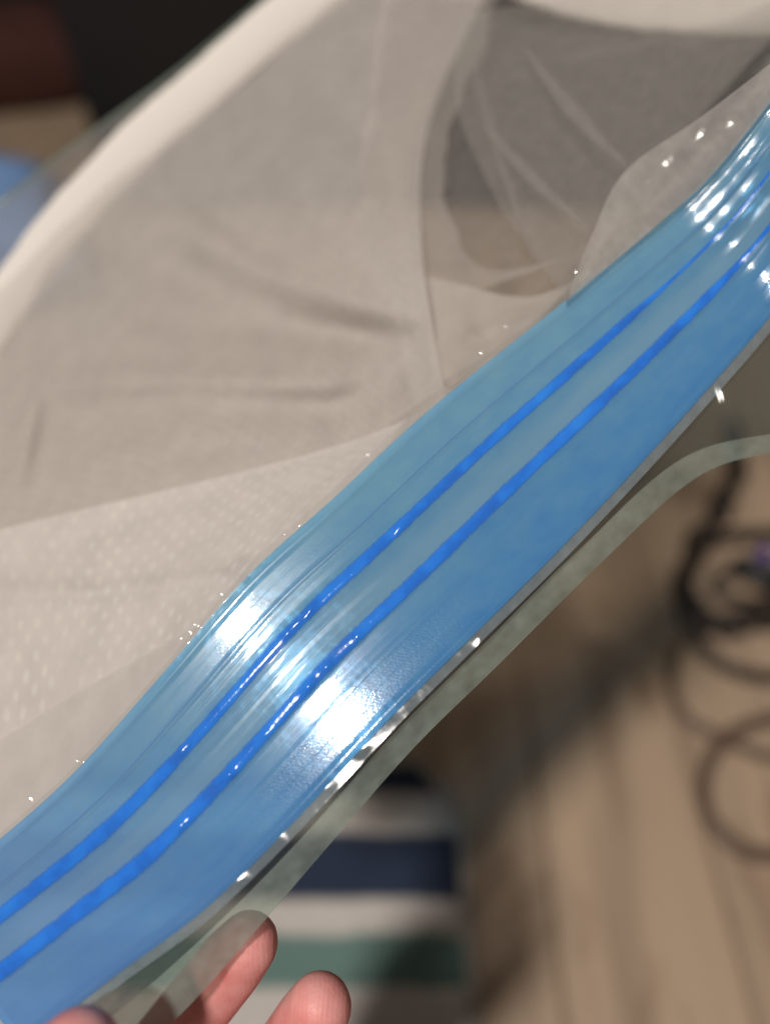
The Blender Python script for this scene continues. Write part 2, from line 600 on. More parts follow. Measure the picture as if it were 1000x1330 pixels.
# black cabinet behind the bag
CY = 1.12
cabx0 = -0.43
cab = empty('black_cabinet', (0.1, CY + 0.2, 0))
tag(cab, 'black low cabinet in the dark behind the bag', 'cabinet')
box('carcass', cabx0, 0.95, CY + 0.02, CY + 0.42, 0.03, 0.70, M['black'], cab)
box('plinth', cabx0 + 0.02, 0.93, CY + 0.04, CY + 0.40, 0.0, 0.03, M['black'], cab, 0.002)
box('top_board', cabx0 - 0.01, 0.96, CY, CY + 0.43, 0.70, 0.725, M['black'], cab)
for k in range(3):
    xa = cabx0 + 0.005 + k * 0.458
    d = box('door', xa, xa + 0.452, CY + 0.002, CY + 0.019, 0.045, 0.69, M['black'], cab)
    hx = xa + (0.41 if k != 1 else 0.04)
    box('handle', hx, hx + 0.012, CY - 0.018, CY + 0.002, 0.45, 0.57, M['plug'], d, 0.003)


def cushion(name, cx, cy, z0, sx, sy, sz, mat, rot, seed, parent=None):
    n = 40
    V = []
    for side in (1, -1):
        u = np.linspace(-1, 1, n)
        U, W = np.meshgrid(u, u)
        pin = 1 - 0.10 * (np.abs(U) ** 2 * (1 - np.abs(W) ** 2) * 0) - 0.07 * (1 - U ** 2) * 0
        puff = np.clip((1 - U ** 4) * (1 - W ** 4), 0, 1) ** 0.45
        puff = puff * (1 + 0.18 * pnoise(U * 2.2, W * 2.2, seed))
        k = 1 - 0.10 * (U ** 2 + W ** 2 - U ** 2 * W ** 2) * 0.6
        X = U * k * sx / 2
        Y = W * k * sy / 2
        Z = side * puff * sz / 2
        V.append(np.stack([X, Y, Z], -1))
    c, s = math.cos(rot), math.sin(rot)
    bm = bmesh.new()
    for g, side in zip(V, (1, -1)):
        rows = [[bm.verts.new((cx + p[0] * c - p[1] * s, cy + p[0] * s + p[1] * c, z0 + sz / 2 + p[2])) for p in r] for r in g]
        for a in range(n - 1):
            for b in range(n - 1):
                q = (rows[a][b], rows[a][b + 1], rows[a + 1][b + 1], rows[a + 1][b])
                f = bm.faces.new(q if side > 0 else q[::-1])
                f.smooth = True
    bmesh.ops.remove_doubles(bm, verts=bm.verts[:], dist=1e-5)
    me = bpy.data.meshes.new(name)
    bm.to_mesh(me)
    bm.free()
    return link(name, me, mat, parent)


def piping(cx, cy, z, sx, sy, rot, mat, parent):
    pts = []
    for t in np.linspace(0, 8, 97):
        k = int(t // 2) % 4
        f = (t % 2) - 1
        u, w = [(f, -1), (1, f), (-f, 1), (-1, -f)][k]
        kk = 1 - 0.06 * (u * u + w * w - u * u * w * w)
        x, y = u * kk * sx / 2, w * kk * sy / 2
        pts.append((cx + x * math.cos(rot) - y * math.sin(rot), cy + x * math.sin(rot) + y * math.cos(rot), z))
    return link('piping', tube_mesh('piping', pts, 0.004, 6), mat, parent)


rc = empty('dark_red_cushion', (-0.70, 1.60, 0))
tag(rc, 'dark red cushion on the floor in the shadows at top left', 'cushion')
cushion('cover', -0.70, 1.60, 0.0, 0.26, 0.22, 0.15, M['red'], 0.3, 2, rc)
piping(-0.70, 1.60, 0.075, 0.26, 0.22, 0.3, M['red'], rc)

bc = empty('light_blue_cushion', (-0.60, 0.93, 0))
tag(bc, 'light blue cushion on the floor, half hidden by the bag at left edge', 'cushion')
cushion('cover', -0.60, 0.93, 0.0, 0.36, 0.26, 0.15, M['lightblue'], 0.35, 5, bc)
piping(-0.60, 0.93, 0.075, 0.36, 0.26, 0.35, M['lightblue'], bc)


# ------------------------------------------------------------------ striped rug
def rug_material(edges):
    m = NT('striped_rug_weave')
    tc = m.n('TexCoord').outputs['Object']
    sep = m.n('SeparateXYZ', Vector=tc)
    wob = m.n('TexNoise', Vector=tc, Scale=25.0, Detail=2.0)
    y = m.math('ADD', sep.outputs[1], m.math('MULTIPLY', m.math('SUBTRACT', wob.outputs[0], 0.5), 0.006))
    f = m.math('DIVIDE', m.math('SUBTRACT', y, edges[0][0]), edges[-1][0] - edges[0][0])
    nd = m.t.nodes.new('ShaderNodeValToRGB')
    nd.color_ramp.interpolation = 'LINEAR'
    span = edges[-1][0] - edges[0][0]
    els = []
    for k in range(len(edges) - 1):
        a = (edges[k][0] - edges[0][0]) / span
        b = (edges[k + 1][0] - edges[0][0]) / span
        els += [(a + 0.004, edges[k][1]), (b - 0.004, edges[k][1])]
    cr = nd.color_ramp
    cr.elements[0].position, cr.elements[0].color = els[0]
    cr.elements[1].position, cr.elements[1].color = els[1]
    for p, c in els[2:]:
        cr.elements.new(p).color = c
    m.t.links.new(f, nd.inputs[0])
    w1 = m.n('TexWave', Vector=tc, Scale=170.0, Distortion=1.0)
    w2 = m.n('TexNoise', Vector=tc, Scale=260.0, Detail=3.0)
    var = m.ramp(w2.outputs[0], [(0.3, c3(0.75, 0.75, 0.75)), (0.7, c3(1, 1, 1))])
    mx = m.n('MixRGB', _blend_type='MULTIPLY', Fac=1.0, Color1=nd.outputs[0], Color2=var)
    bp = m.n('Bump', Height=m.math('ADD', w1.outputs[0], w2.outputs[0]), Strength=0.5, Distance=0.002)
    p = m.n('BsdfPrincipled', Base__Color=mx.outputs[0], Roughness=0.95, Normal=bp.outputs[0])
    return m.surf(p.outputs[0])


NAVY, WHITE, TEAL = c3(0.025, 0.042, 0.085), c3(0.74, 0.70, 0.66), c3(0.17, 0.29, 0.265)
ry = lambda py: floor_pt(560, py, 0.02)[1]
stripes = [(1460, TEAL), (1400, WHITE), (1285, TEAL), (1212, WHITE), (1165, NAVY), (1078, WHITE), (1028, NAVY), (985, NAVY)]
# edges listed from near to far as (y, colour of the band that starts there)
edges = [(-0.20, NAVY), (-0.12, WHITE), (ry(1400), WHITE), (ry(1283), TEAL), (ry(1212), WHITE), (ry(1167), NAVY),
         (ry(1080), WHITE), (ry(1028), NAVY), (ry(970), NAVY)]
M['rug'] = rug_material(edges)
M['rug_edge'] = noisy('rug_binding', (0.30, 0.28, 0.25), (0.42, 0.40, 0.36), 120, 0.9)
RX1, RX0 = floor_pt(606, 1200)[0], -0.62
RY1, RY0 = ry(982), -0.18
rug = empty('striped_rug', ((RX0 + RX1) / 2, (RY0 + RY1) / 2, 0))
tag(rug, 'navy, white and teal striped rug on the wood floor behind the hand', 'rug')
n1, n2 = 90, 90
cr = 0.05
U, W = np.meshgrid(np.linspace(0, 1, n1), np.linspace(0, 1, n2))
RXg = RX0 + U * (RX1 - RX0)
RYg = RY0 + W * (RY1 - RY0)
# rounded far-right corner
over = np.clip((RYg - (RY1 - 0.07)) / 0.07, 0, 1)
RXg = RXg - U ** 6 * 0.035 * over ** 2 + 0.003 * pnoise(RXg * 5, RYg * 9, 3) * U
edge_d = np.minimum.reduce([U, 1 - U, W, 1 - W])
RZ = 0.004 + 0.012 * np.clip(edge_d / 0.03, 0, 1) ** 0.5 + 0.004 * pnoise(RXg * 14, RYg * 14, 9)
RZ = np.maximum(RZ, 0.003)
ruv = np.stack([U, W], -1)
pile = link('pile', grid_mesh('pile', np.stack([RXg, RYg, RZ], -1), ruv), M['rug'], rug)
bpts = [(RXg[k, -1], RYg[k, -1], 0.006) for k in range(n2)] + [(RXg[-1, k], RYg[-1, k], 0.006) for k in range(n1 - 2, -1, -1)]
link('binding', tube_mesh('binding', bpts, 0.0055, 8), M['rug_edge'], rug)


# ------------------------------------------------------------------ cables on the floor
def cable(name, px, r, mat, label, z0=0.0, wob=0.0, seed=1):
    c = crv([(a, b, k) for a, b, k in px], 160)
    pts = []
    for k, (a, b, zz) in enumerate(c):
        z = z0 + r + zz
        p = np.array(floor_pt(a, b, z))
        if wob:
            p[0] += wob * math.sin(k * 0.9 + seed)
            p[1] += wob * math.cos(k * 0.63 + seed)
        pts.append(p)
    o = link(name, tube_mesh(name, pts, r, 10), mat)
    return o


t = cable('thick_cable', [(948, 555, 0), (957, 600, 0), (940, 650, 0), (916, 688, .002), (896, 725, .004), (890, 765, .006), (903, 797, .008), (935, 812, .01),
                          (968, 806, .010), (1000, 800, .008), (1060, 790, .006)], 0.0085, M['cable'], '', 0, 0.0060)
tag(t, 'thick dark wavy cable running down the wood floor at right', 'cable', 'cables tangled on the floor')
t = cable('cable', [(1080, 680, .012), (1000, 692, .014), (940, 696, .014), (905, 716, .015), (886, 752, .014), (888, 800, .010), (905, 832, .004), (935, 862, 0), (965, 875, 0),
                    (1010, 880, 0), (1080, 872, 0)], 0.0062, M['cable'], '', 0, 0.0010)
tag(t, 'dark brown cable looping around the black plug on the floor', 'cable', 'cables tangled on the floor')
t = cable('thin_cable', [(920, 790, .016), (895, 818, .008), (878, 848, 0), (872, 890, 0), (888, 930, 0), (925, 952, .0), (965, 972, 0), (1010, 985, 0), (1080, 985, 0)],
          0.0046, M['cable_brown'], '')
tag(t, 'thin brown cable curving in an arc below the tangle', 'cable', 'cables tangled on the floor')
t = cable('thin_cable', [(1080, 915, .007), (1010, 932, .007), (960, 948, .007), (928, 978, .004), (914, 1020, 0), (922, 1062, 0), (950, 1096, 0), (985, 1110, 0), (1080, 1116, 0)],
          0.0058, M['cable_brown'], '')
tag(t, 'brown cable forming the lowest round loop on the floor at right', 'cable', 'cables tangled on the floor')
t = cable('cable', [(1020, 770, .004), (985, 782, .004), (955, 776, .006), (930, 764, .008), (938, 745, .01), (965, 735, .012), (980, 742, .012)],
          0.0045, M['cable'], '', 0.004)
tag(t, 'short black cable curling into the black plug', 'cable', 'cables tangled on the floor')

pp = np.array(floor_pt(984, 744, 0.016))
plug = empty('black_plug', tuple(pp))
tag(plug, 'black plug with a violet ring among the cables', 'plug')
dirv = np.array((0.8, -0.5, 0.0))
dirv /= np.linalg.norm(dirv)
prof = [(-0.026, .004), (-0.022, .009), (-0.012, .0135), (0.0, .0145), (0.012, .0145), (0.02, .0135), (0.024, .011), (0.026, .006)]
link('plug_body', tube_mesh('plug_body', [pp + dirv * a for a, r in prof], [r for a, r in prof], 20), M['plug'], plug)
link('plug_ring', tube_mesh('plug_ring', [pp + np.array((0.006, 0.012, 0.0145)) + dirv * a for a in (-.007, -.005, .005, .007)],
                            [.004, .0065, .0065, .004], 16), M['violet'], plug)

# ------------------------------------------------------------------ the zip bag
Tc = [(-120, 1182), (0, 1090), (100, 1000), (200, 888), (320, 750), (430, 650), (560, 530), (740, 385), (900, 250), (1000, 130), (1080, 20)]
Bc = [(30, 1362), (150, 1268), (262, 1185), (375, 1075), (500, 940), (612, 828), (740, 700), (888, 540), (1020, 385), (1110, 250), (1190, 120)]
NS = len(Tc)
# s coordinate (fraction along strip) for a pixel: projection on the mean direction
SD = np.array((0.70, -0.714))


def sproj(X, Y):
    return (np.asarray(X) - 600) * SD[0] + (np.asarray(Y) - 680) * SD[1]       # px along the zipper from the middle


def smooth(x, w):
    return 0.5 * (x + np.sqrt(x * x + w * w))


def strip_relief(X, Y):
    s = sproj(X, Y)
    k = 0.19 / FPX
    e = -0.50 * k * smooth(s - 475, 40)                      # zipper turns back toward the viewer at upper right
    e = e + 0.00016 * pnoise(s / 150.0, (X + Y) / 200.0, 4)
    # crumpled end at upper right
    a = np.clip((s - 360) / 120, 0, 1)
    e = e + a * (0.0006 * pnoise(s / 110.0, (X + Y) / 80.0, 6) + 0.0005 * pnoise(s / 260.0, (X + Y) / 32.0, 8)) + np.clip((s - 470) / 60, 0, 1) * .00022 * pnoise(s / 40., (X + Y) / 45., 9)
    return e


bag = empty('zip_bag', tuple(P(600, 680, 0.16)))
tag(bag, 'clear plastic zip bag with blue double-track zipper held diagonally by a hand', 'plastic bag')

strip_curves = [[(x, y, 0.0) for x, y in Tc], [((a + c) / 2, (b + d) / 2, 0.0004) for (a, b), (c, d) in zip(Tc, Bc)], [(x, y, 0.0) for x, y in Bc]]
NU, NV = 700, 90
sg = loft(strip_curves, NU, NV, 1.0, False)
tt = np.linspace(0, 1, NV)[:, None]
cc = np.arange(NU)[None, :]
ridge = .00010 * pnoise(tt * 26 + cc * 0, cc / 260.0 + tt * 0, 12) + .00016 * pnoise(tt * 9 + cc * 0, cc / 180.0 + tt * 0, 13)
for tc_, w_, h_ in ((0.20, .010, .00025), (0.34, .045, .00035), (0.59, .045, .00035), (0.465, .05, -.0002), (0.76, .02, .00015), (0.04, .02, .0004), (0.97, .02, .0004)):
    ridge = ridge - h_ * np.exp(-((tt - tc_) / w_) ** 2)
NICK = [(525, 688, .0006), (408, 797, .0006), (392, 815, .0005), (380, 828, .0005), (470, 832, .0005), (424, 866, .0006), (402, 892, .0007), (302, 1012, .0009), (245, 1085, .0008),
        (620, 606, .0003), (560, 655, .0003), (668, 560, .0003), (340, 950, .0004), (720, 512, .0004), (760, 480, .0003), (230, 975, .0003), (830, 425, .0005), (900, 400, .0005), (870, 440, .0005)]
nick = np.zeros((NV, NU))
for cx, cy, h in NICK:
    best = None
    for t_ in (0.34, 0.59):                                   # each nick sits on the nearer track
        r = int(round(t_ * (NV - 1)))
        dd = np.hypot(sg[0][r] - cx, sg[1][r] - cy)
        i = int(dd.argmin())
        if best is None or dd[i] < best[0]:
            best = (dd[i], sg[0][r, i], sg[1][r, i])
    nick = nick + bump(sg[0], sg[1], best[1], best[2], 5, 10, .75 + .4 * math.sin(cx), h * .6)
srel = strip_relief(sg[0], sg[1]) + ridge + nick
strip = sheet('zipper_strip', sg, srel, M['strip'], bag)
strip['label'] = 'translucent blue zipper strip'
bsg = (sg[0], sg[1], sg[2] + 0.0022)
bstrip = sheet('rear_zipper_strip', bsg, strip_relief(sg[0], sg[1]), M['strip_rear'], bag)


def strip_line(t_):
    k = t_ * (NV - 1)
    i = int(k)
    f = k - i
    g = [a[i] * (1 - f) + a[i + 1] * f for a in (sg[0], sg[1], sg[2] + srel)]
    return g


UPV = -FW
def srow(t_):
    kk = np.clip(t_, 0, 1) * (NV - 1)
    i = np.minimum(kk.astype(int), NV - 2)
    f = kk - i
    c = np.arange(NU)
    return [a[i, c] * (1 - f) + a[i + 1, c] * f for a in (sg[0], sg[1], sg[2] + srel)]


for t_, half, s_end, left in ((0.34, 0.036, 330, .35), (0.59, 0.041, 430, .5)):
    X0, Y0, _ = srow(np.full(NU, t_))
    sp = sproj(X0, Y0)
    hw = half * (1 + .16 * pnoise(np.arange(NU) / 22.0, np.full(NU, t_ * 50), 2) + .10 * pnoise(np.arange(NU) / 6.0, np.full(NU, t_ * 90), 3))
    hw = hw * (1 - (1 - left) * np.clip((sp - s_end) / 90, 0, 1)) * (1 + .35 * np.clip((-sp - 420) / 200, 0, 1))
    cen = t_ + .004 * pnoise(np.arange(NU) / 60.0, np.full(NU, t_ * 20), 5)
    rows = [srow(cen + hw * q) for q in np.linspace(-1, 1, 13)]
    dome = (np.linspace(-1, 1, 13)[:, None] ** 2 - 1) * .00008 - .00008
    rg = (np.stack([r[0] for r in rows]), np.stack([r[1] for r in rows]), np.stack([r[2] for r in rows]))
    sheet('zipper_track', rg, dome, M['track'], strip, True)
for t_ in (0.195,):
    X, Y, E = strip_line(t_)
    pts = P(X, Y, plane_depth(X, Y) + E - 0.00005)
    link('thin_rib', tube_mesh('thin_rib', pts, 0.00016, 6, (1, .6), UPV), M['strip'], strip)

# front film of the bag body
Ecurve = [(-140, 360, .085), (0, 262, .085), (70, 208, .085), (150, 150, .085), (235, 88, .085), (335, 5, .085), (450, -90, .085), (650, -190, .08), (850, -220, .075), (1050, -180, .07), (1300, -100, .06)]
Tfilm = [(x, y, -0.0004) for x, y in Tc]
PUCK = [(475, 577, 5, 9, .8, .0011), (391, 657, 6, 12, .5, .0013), (538, 548, 4, 6, .3, .0007), (285, 770, 7, 22, .75, .0016), (308, 752, 4, 14, .7, .0010), (268, 778, 5, 8, 0, .0010),
        (183, 868, 6, 20, .3, .0015), (190, 890, 5, 9, .2, .0010), (232, 828, 5, 10, .6, .0009), (28, 1030, 9, 20, .4, .0010),
        (613, 440, 5, 9, .9, .0012), (660, 415, 5, 10, .6, .0009), (758, 322, 6, 12, .4, .0014), (745, 345, 5, 9, .5, .0010)]
MID1 = [(-150, 770, .040), (30, 690, .040), (130, 590, .040), (240, 480, .040), (340, 390, .040), (440, 300, .040), (560, 200, .038), (700, 90, .036), (860, -10, .034), (1000, -60, .03), (1180, -70, .025)]
fg = loft([Tfilm, [(a, b, c * .40) for a, b, c in MID1], Ecurve], 520, 300, 1.7, False)


def film_relief(X, Y, seed, amp=1.0):
    s = sproj(X, Y)
    e = amp * (0.0022 * pnoise(X / 210.0, Y / 210.0, seed) + 0.0010 * (ridged((X + .6 * Y) / 130.0, (Y - .5 * X) / 260.0, seed + 1) - .6))
    e = e + amp * 0.0004 * pnoise(X / 45.0, Y / 60.0, seed + 2)
    return e


def body_creases(X, Y):
    e = np.zeros(X.shape)
    for pts, w, h in (([(648, 190), (700, 235), (762, 305)], 11, .0020), ([(690, 70), (745, 130), (812, 215)], 14, .0022), ([(610, 60), (625, 160), (660, 300), (720, 380)], 9, .0012),
                      ([(150, 150), (175, 170), (200, 165)], 7, .0012), ([(740, 380), (775, 300), (812, 222)], 6, .0015), ([(830, 60), (870, 110), (905, 150)], 12, .0014),
                      ([(400, 60), (520, 180), (560, 330)], 16, .0012), ([(120, 860), (190, 800), (260, 770)], 12, .0010)):
        e = e + crease(X, Y, pts, w, h)
    return e


fade = (np.linspace(0, 1, 300) ** 1.7)[:, None]
e = film_relief(fg[0], fg[1], 11) * np.clip(fade * 6, 0, 1) + .35 * body_creases(fg[0], fg[1]) + strip_relief(fg[0], fg[1]) * np.exp(-(fade / 0.12) ** 2)
qpx = np.hypot(fg[0] - fg[0][:1], fg[1] - fg[1][:1])
sp = sproj(fg[0], fg[1])
e = e + .0006 * pnoise(sp / 22.0, qpx / 90.0, 33) * np.exp(-qpx / 38.) * np.clip(qpx / 6., 0, 1) * np.clip(.3 + pnoise(sp / 90., sp * 0, 34) * 2, 0, 1)
for cx, cy, rx, ryy, a, h in PUCK:
    e = e + bump(fg[0], fg[1], cx, cy, rx * 2.3, ryy * 1.5, a, h * 1.7)
rs = np.random.RandomState(5)
Tq = crv([(x, y, 0) for x, y in Tc], 400)
for k in range(34):                                           # short wrinkles that start at the zipper seam
    i = int(60 + rs.rand() * 300)
    x0, y0 = Tq[i, 0], Tq[i, 1]
    a0 = math.radians(-135 + rs.randn() * 32)
    ln = 22 + rs.rand() * 60
    p1 = (x0 + math.cos(a0) * ln * .5 + rs.randn() * 4, y0 + math.sin(a0) * ln * .5 + rs.randn() * 4)
    p2 = (x0 + math.cos(a0) * ln, y0 + math.sin(a0) * ln)
    p0 = (x0 + math.cos(a0) * 5, y0 + math.sin(a0) * 5)
    e = e + crease(fg[0], fg[1], [p0, p1, p2], 5 + rs.rand() * 4, .0004 + rs.rand() * .0007)
for k in range(16):
    q = rs.rand()
    cx, cy = 815 + q * 150 + rs.randn() * 14, 235 - q * 95 + rs.rand() * 55
    e = e + bump(fg[0], fg[1], cx, cy, 6 + rs.rand() * 6, 10 + rs.rand() * 16, rs.rand() * 3, .0003 + rs.rand() * .0006)
front = sheet('front_film', fg, e, M['film'], bag)

# rear film of the bag body
Tb = [(x, y, 0.003) for x, y in Tc]
Eb = [(a, b, c + 0.0005) for a, b, c in Ecurve]
Q1 = [(x + .10 * (a - x), y + .10 * (b - y), .022) for (x, y), (a, b, c) in zip(Tc, MID1)]
Q2 = [(x + .45 * (a - x), y + .45 * (b - y), .046) for (x, y), (a, b, c) in zip(Tc, MID1)]
bgd = loft([Tb, Q1, Q2, [(a, b, .070) for a, b, c in MID1], [(.5 * (a + p), .5 * (b + q), .084) for (a, b, c), (p, q, r) in zip(MID1, Eb)], Eb], 220, 140, 1.0, False)
fade2 = (np.linspace(0, 1, 140))[:, None]
sheet('rear_film', bgd, film_relief(bgd[0], bgd[1], 31, 1.3) * np.sin(np.pi * fade2) + strip_relief(bgd[0], bgd[1]) * np.exp(-(fade2 / 0.12) ** 2), M['film_back'], bag)
# sealed outer edge of the bag
Ew = crv(Ecurve, 200)
link('sealed_edge', tube_mesh('sealed_edge', P(Ew[:, 0], Ew[:, 1], plane_depth(Ew[:, 0], Ew[:, 1]) + Ew[:, 2] + .0002), 0.0006, 6, (1.6, .6), UPV), M['bead'], bag)

# crumpled inner fold of film beside the zipper at upper right
FA = [(735, 388, .004), (770, 302, .004), (812, 222, .003), (912, 150, .002), (1000, 82, .002), (1090, 10, .002)]
FBt = [(735, 392, .001), (800, 337, .001), (860, 286, .001), (920, 232, .001), (1000, 133, .001), (1085, 20, .001)]
ffg = loft([FA, FBt], 260, 120)
e = film_relief(ffg[0], ffg[1], 51, 0.3) + strip_relief(ffg[0], ffg[1]) + np.clip((ffg[0] - 790) / 60, 0, 1) * (0.0006 * pnoise(ffg[0] / 90.0, ffg[1] / 60.0, 14) + .00025 * pnoise(ffg[0] / 26, ffg[1] / 30, 15)) \
    + crease(ffg[0], ffg[1], [(770, 310), (830, 290), (870, 282)], 9, .0005)
sheet('film_fold', ffg, e - .004, M['film_fold'], bag)

# hazy inner layer of film over the dark gap
IA = [(598, 20, .034), (592, 130, .034), (640, 250, .030), (700, 340, .022), (748, 405, .012)]
IB = [(1120, -80, .030), (1010, 40, .024), (900, 165, .018), (825, 290, .012), (770, 385, .008)]
ig = loft([IA, IB], 160, 140)
e = film_relief(ig[0], ig[1], 77, 1.2) + body_creases(ig[0], ig[1]) * .8 + .0012 * (ridged((ig[0] - ig[1]) / 190., (ig[0] + ig[1]) / 500., 79) - .6)
sheet('inner_film', ig, e, M['inner_film'], bag)

# doubled pleats of film running toward the zipper
for pa, pb, w in (((626, 160, .026), (770, 302, .010), 8), ((680, 60, .028), (815, 218, .010), 10), ((606, 45, .034), (690, 330, .018), 7)):
    a_ = np.array(pa)
    b_ = np.array(pb)
    nrm = np.array((-(b_ - a_)[1], (b_ - a_)[0])) / np.hypot(*(b_ - a_)[:2]) * w
    m_ = .5 * (a_ + b_) + np.array((nrm[0] * .5, nrm[1] * .5, 0))
    ca = [(p[0] + nrm[0] * k, p[1] + nrm[1] * k, p[2] - .002) for p, k in ((a_, .25), (m_, 1.0), (b_, .2))]
    cb = [(p[0] - nrm[0] * k, p[1] - nrm[1] * k, p[2] - .002) for p, k in ((a_, .25), (m_, 1.0), (b_, .2))]
    pg = loft([ca, cb], 80, 20)
    vv = np.linspace(-1, 1, 20)[:, None]
    sheet('film_pleat', pg, .0012 * (vv ** 2 - 1) + .0008 * pnoise(pg[0] / 40., pg[1] / 40., 88), M['inner_film'], bag)

# lips beyond the zipper
Bl = [(30, 1362, .0004), (150, 1268, .0004), (262, 1185, .0004), (375, 1075, .0004), (500, 940, .0004), (612, 828, .0004), (740, 700, .0004), (888, 540, .0004), (1020, 385, .0004), (1110, 250, .0004)]
Fl = [(a + 9, b + 10, .0002) for a, b, c in Bl]
lf = loft([Bl, Fl], 600, 14, 1.0, False)
e = strip_relief(lf[0], lf[1]) + 0.00010 * pnoise(lf[0] / 40.0, lf[1] / 40.0, 21) + .0004 * pnoise(lf[0] / 60, lf[1] / 60, 22)
for cx, cy, h in ((463, 966, .0009), (416, 1018, .0008), (620, 816, .0007), (345, 1088, .0009), (300, 1140, .0008), (700, 738, .0005)):
    e = e + bump(lf[0], lf[1], cx + 6, cy + 6, 16, 10, -.8, h * .35)
sheet('front_lip', lf, e, M['lip_front'], bag)
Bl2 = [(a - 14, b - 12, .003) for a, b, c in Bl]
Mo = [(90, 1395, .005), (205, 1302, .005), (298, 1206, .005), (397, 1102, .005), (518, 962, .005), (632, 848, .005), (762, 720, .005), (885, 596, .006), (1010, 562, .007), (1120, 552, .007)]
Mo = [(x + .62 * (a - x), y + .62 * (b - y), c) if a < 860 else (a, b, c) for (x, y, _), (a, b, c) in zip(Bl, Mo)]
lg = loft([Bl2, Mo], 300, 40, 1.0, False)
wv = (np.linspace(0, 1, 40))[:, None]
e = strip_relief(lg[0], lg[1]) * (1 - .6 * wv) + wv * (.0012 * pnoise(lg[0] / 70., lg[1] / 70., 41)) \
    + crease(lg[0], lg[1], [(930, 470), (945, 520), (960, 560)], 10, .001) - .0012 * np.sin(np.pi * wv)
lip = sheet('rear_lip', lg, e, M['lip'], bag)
Oo = [(140, 1440, .007), (255, 1336, .007), (340, 1230, .007), (424, 1126, .007), (543, 986, .007), (658, 873, .007), (790, 742, .007), (905, 620, .008), (1015, 586, .009), (1125, 576, .009)]
Oo = [(x + .78 * (a - x), y + .78 * (b - y), c) if a < 860 else (a, b, c) for (x, y, _), (a, b, c) in zip(Bl, Oo)]
og = loft([Mo, Oo], 300, 24, 1.0, False)
wo = (np.linspace(0, 1, 24))[:, None]
e = .4 * strip_relief(og[0], og[1]) + .0012 * pnoise(og[0] / 70., og[1] / 70., 41) + wo * (.0010 * pnoise(og[0] / 38., og[1] / 38., 43) + .0004 * pnoise(og[0] / 14., og[1] / 14., 44))
sheet('lip_hem', og, e, M['bead'], bag)

# ------------------------------------------------------------------ white nonwoven item inside the bag
fab = empty('fabric_cover', tuple(P(250, 500, 0.21)))
tag(fab, 'white dotted nonwoven fabric cover with thick pale rim folded inside the clear bag', 'fabric cover')
Rc = [(-190, 760, .066), (-100, 575, .069), (-10, 420, .072), (85, 290, .074), (175, 193, .075), (270, 108, .075), (370, 22, .075), (460, -40, .074), (550, -70, .072), (650, -45, .068)]
Rim2 = [(650, -45, .068), (760, -8, .064), (880, 8, .060), (1000, 8, .056), (1120, -5, .052)]
Fm1 = [(-190, 860, .0510), (-90, 740, .0550), (40, 600, .0580), (150, 490, .0590), (250, 400, .0580), (340, 320, .0560), (425, 245, .0530), (480, 215, .0510), (520, 200, .0500), (560, 150, .0490)]
Fm2 = [(-190, 1010, .0310), (-80, 900, .0330), (70, 770, .0340), (190, 650, .0350), (300, 560, .0350), (390, 490, .0340), (460, 430, .0320), (500, 395, .0310), (530, 365, .0300), (548, 320, .0290)]
Fm3 = [(-190, 1250, .0130), (-60, 1160, .0130), (90, 1025, .0130), (210, 895, .0130), (330, 760, .0130), (430, 665, .0130), (500, 600, .0130), (535, 568, .0130), (560, 545, .0130), (580, 525, .0130)]
cg = loft([Rc, Fm1, Fm2, Fm3], 240, 240, 1.0, False)
X, Y = cg[0], cg[1]


def fab_creases(X, Y):
    e = np.zeros(X.shape)
    for pts, w, h in (([(48, 500), (230, 492), (480, 500)], 14, .0028), ([(48, 500), (35, 570), (15, 660)], 10, .0022), ([(200, 420), (400, 432), (570, 440)], 16, -.0030),
                      ([(240, 290), (380, 360), (540, 430)], 20, .0034), ([(180, 330), (300, 390), (520, 450)], 22, -.0032), ([(330, 170), (440, 300), (550, 420)], 30, .0040),
                      ([(280, 540), (430, 530), (560, 470)], 18, -.0028), ([(420, 110), (500, 200), (545, 320)], 24, -.0035), ([(100, 610), (250, 570), (420, 540)], 24, .0030),
                      ([(250, 250), (330, 320), (390, 345)], 14, -.0026)):
        e = e + crease(X, Y, pts, w * 1.5, h)
    return e


e = 2.2 * fab_creases(X, Y) + .010 * pnoise(X / 190., Y / 190., 61) + .0012 * pnoise(X / 70., Y / 70., 62)
sheet('fabric_body', cg, e, M['fabric'], fab)
rp = crv(Rc + Rim2[1:], 240)
rw = P(rp[:, 0], rp[:, 1], plane_depth(rp[:, 0], rp[:, 1]) + rp[:, 2] - .002)
rr = 0.0083 * (1 + .06 * pnoise(np.arange(240) / 2.6, np.zeros(240), 15) + .10 * pnoise(np.arange(240) / 14., np.zeros(240), 5)) * np.interp(np.arange(240), [0, 40, 120, 240], [.8, .95, 1.12, 1.1])
link('rim', tube_mesh('rim', rw, rr, 20, (1.0, 0.32), UPV), M['rim'], fab)

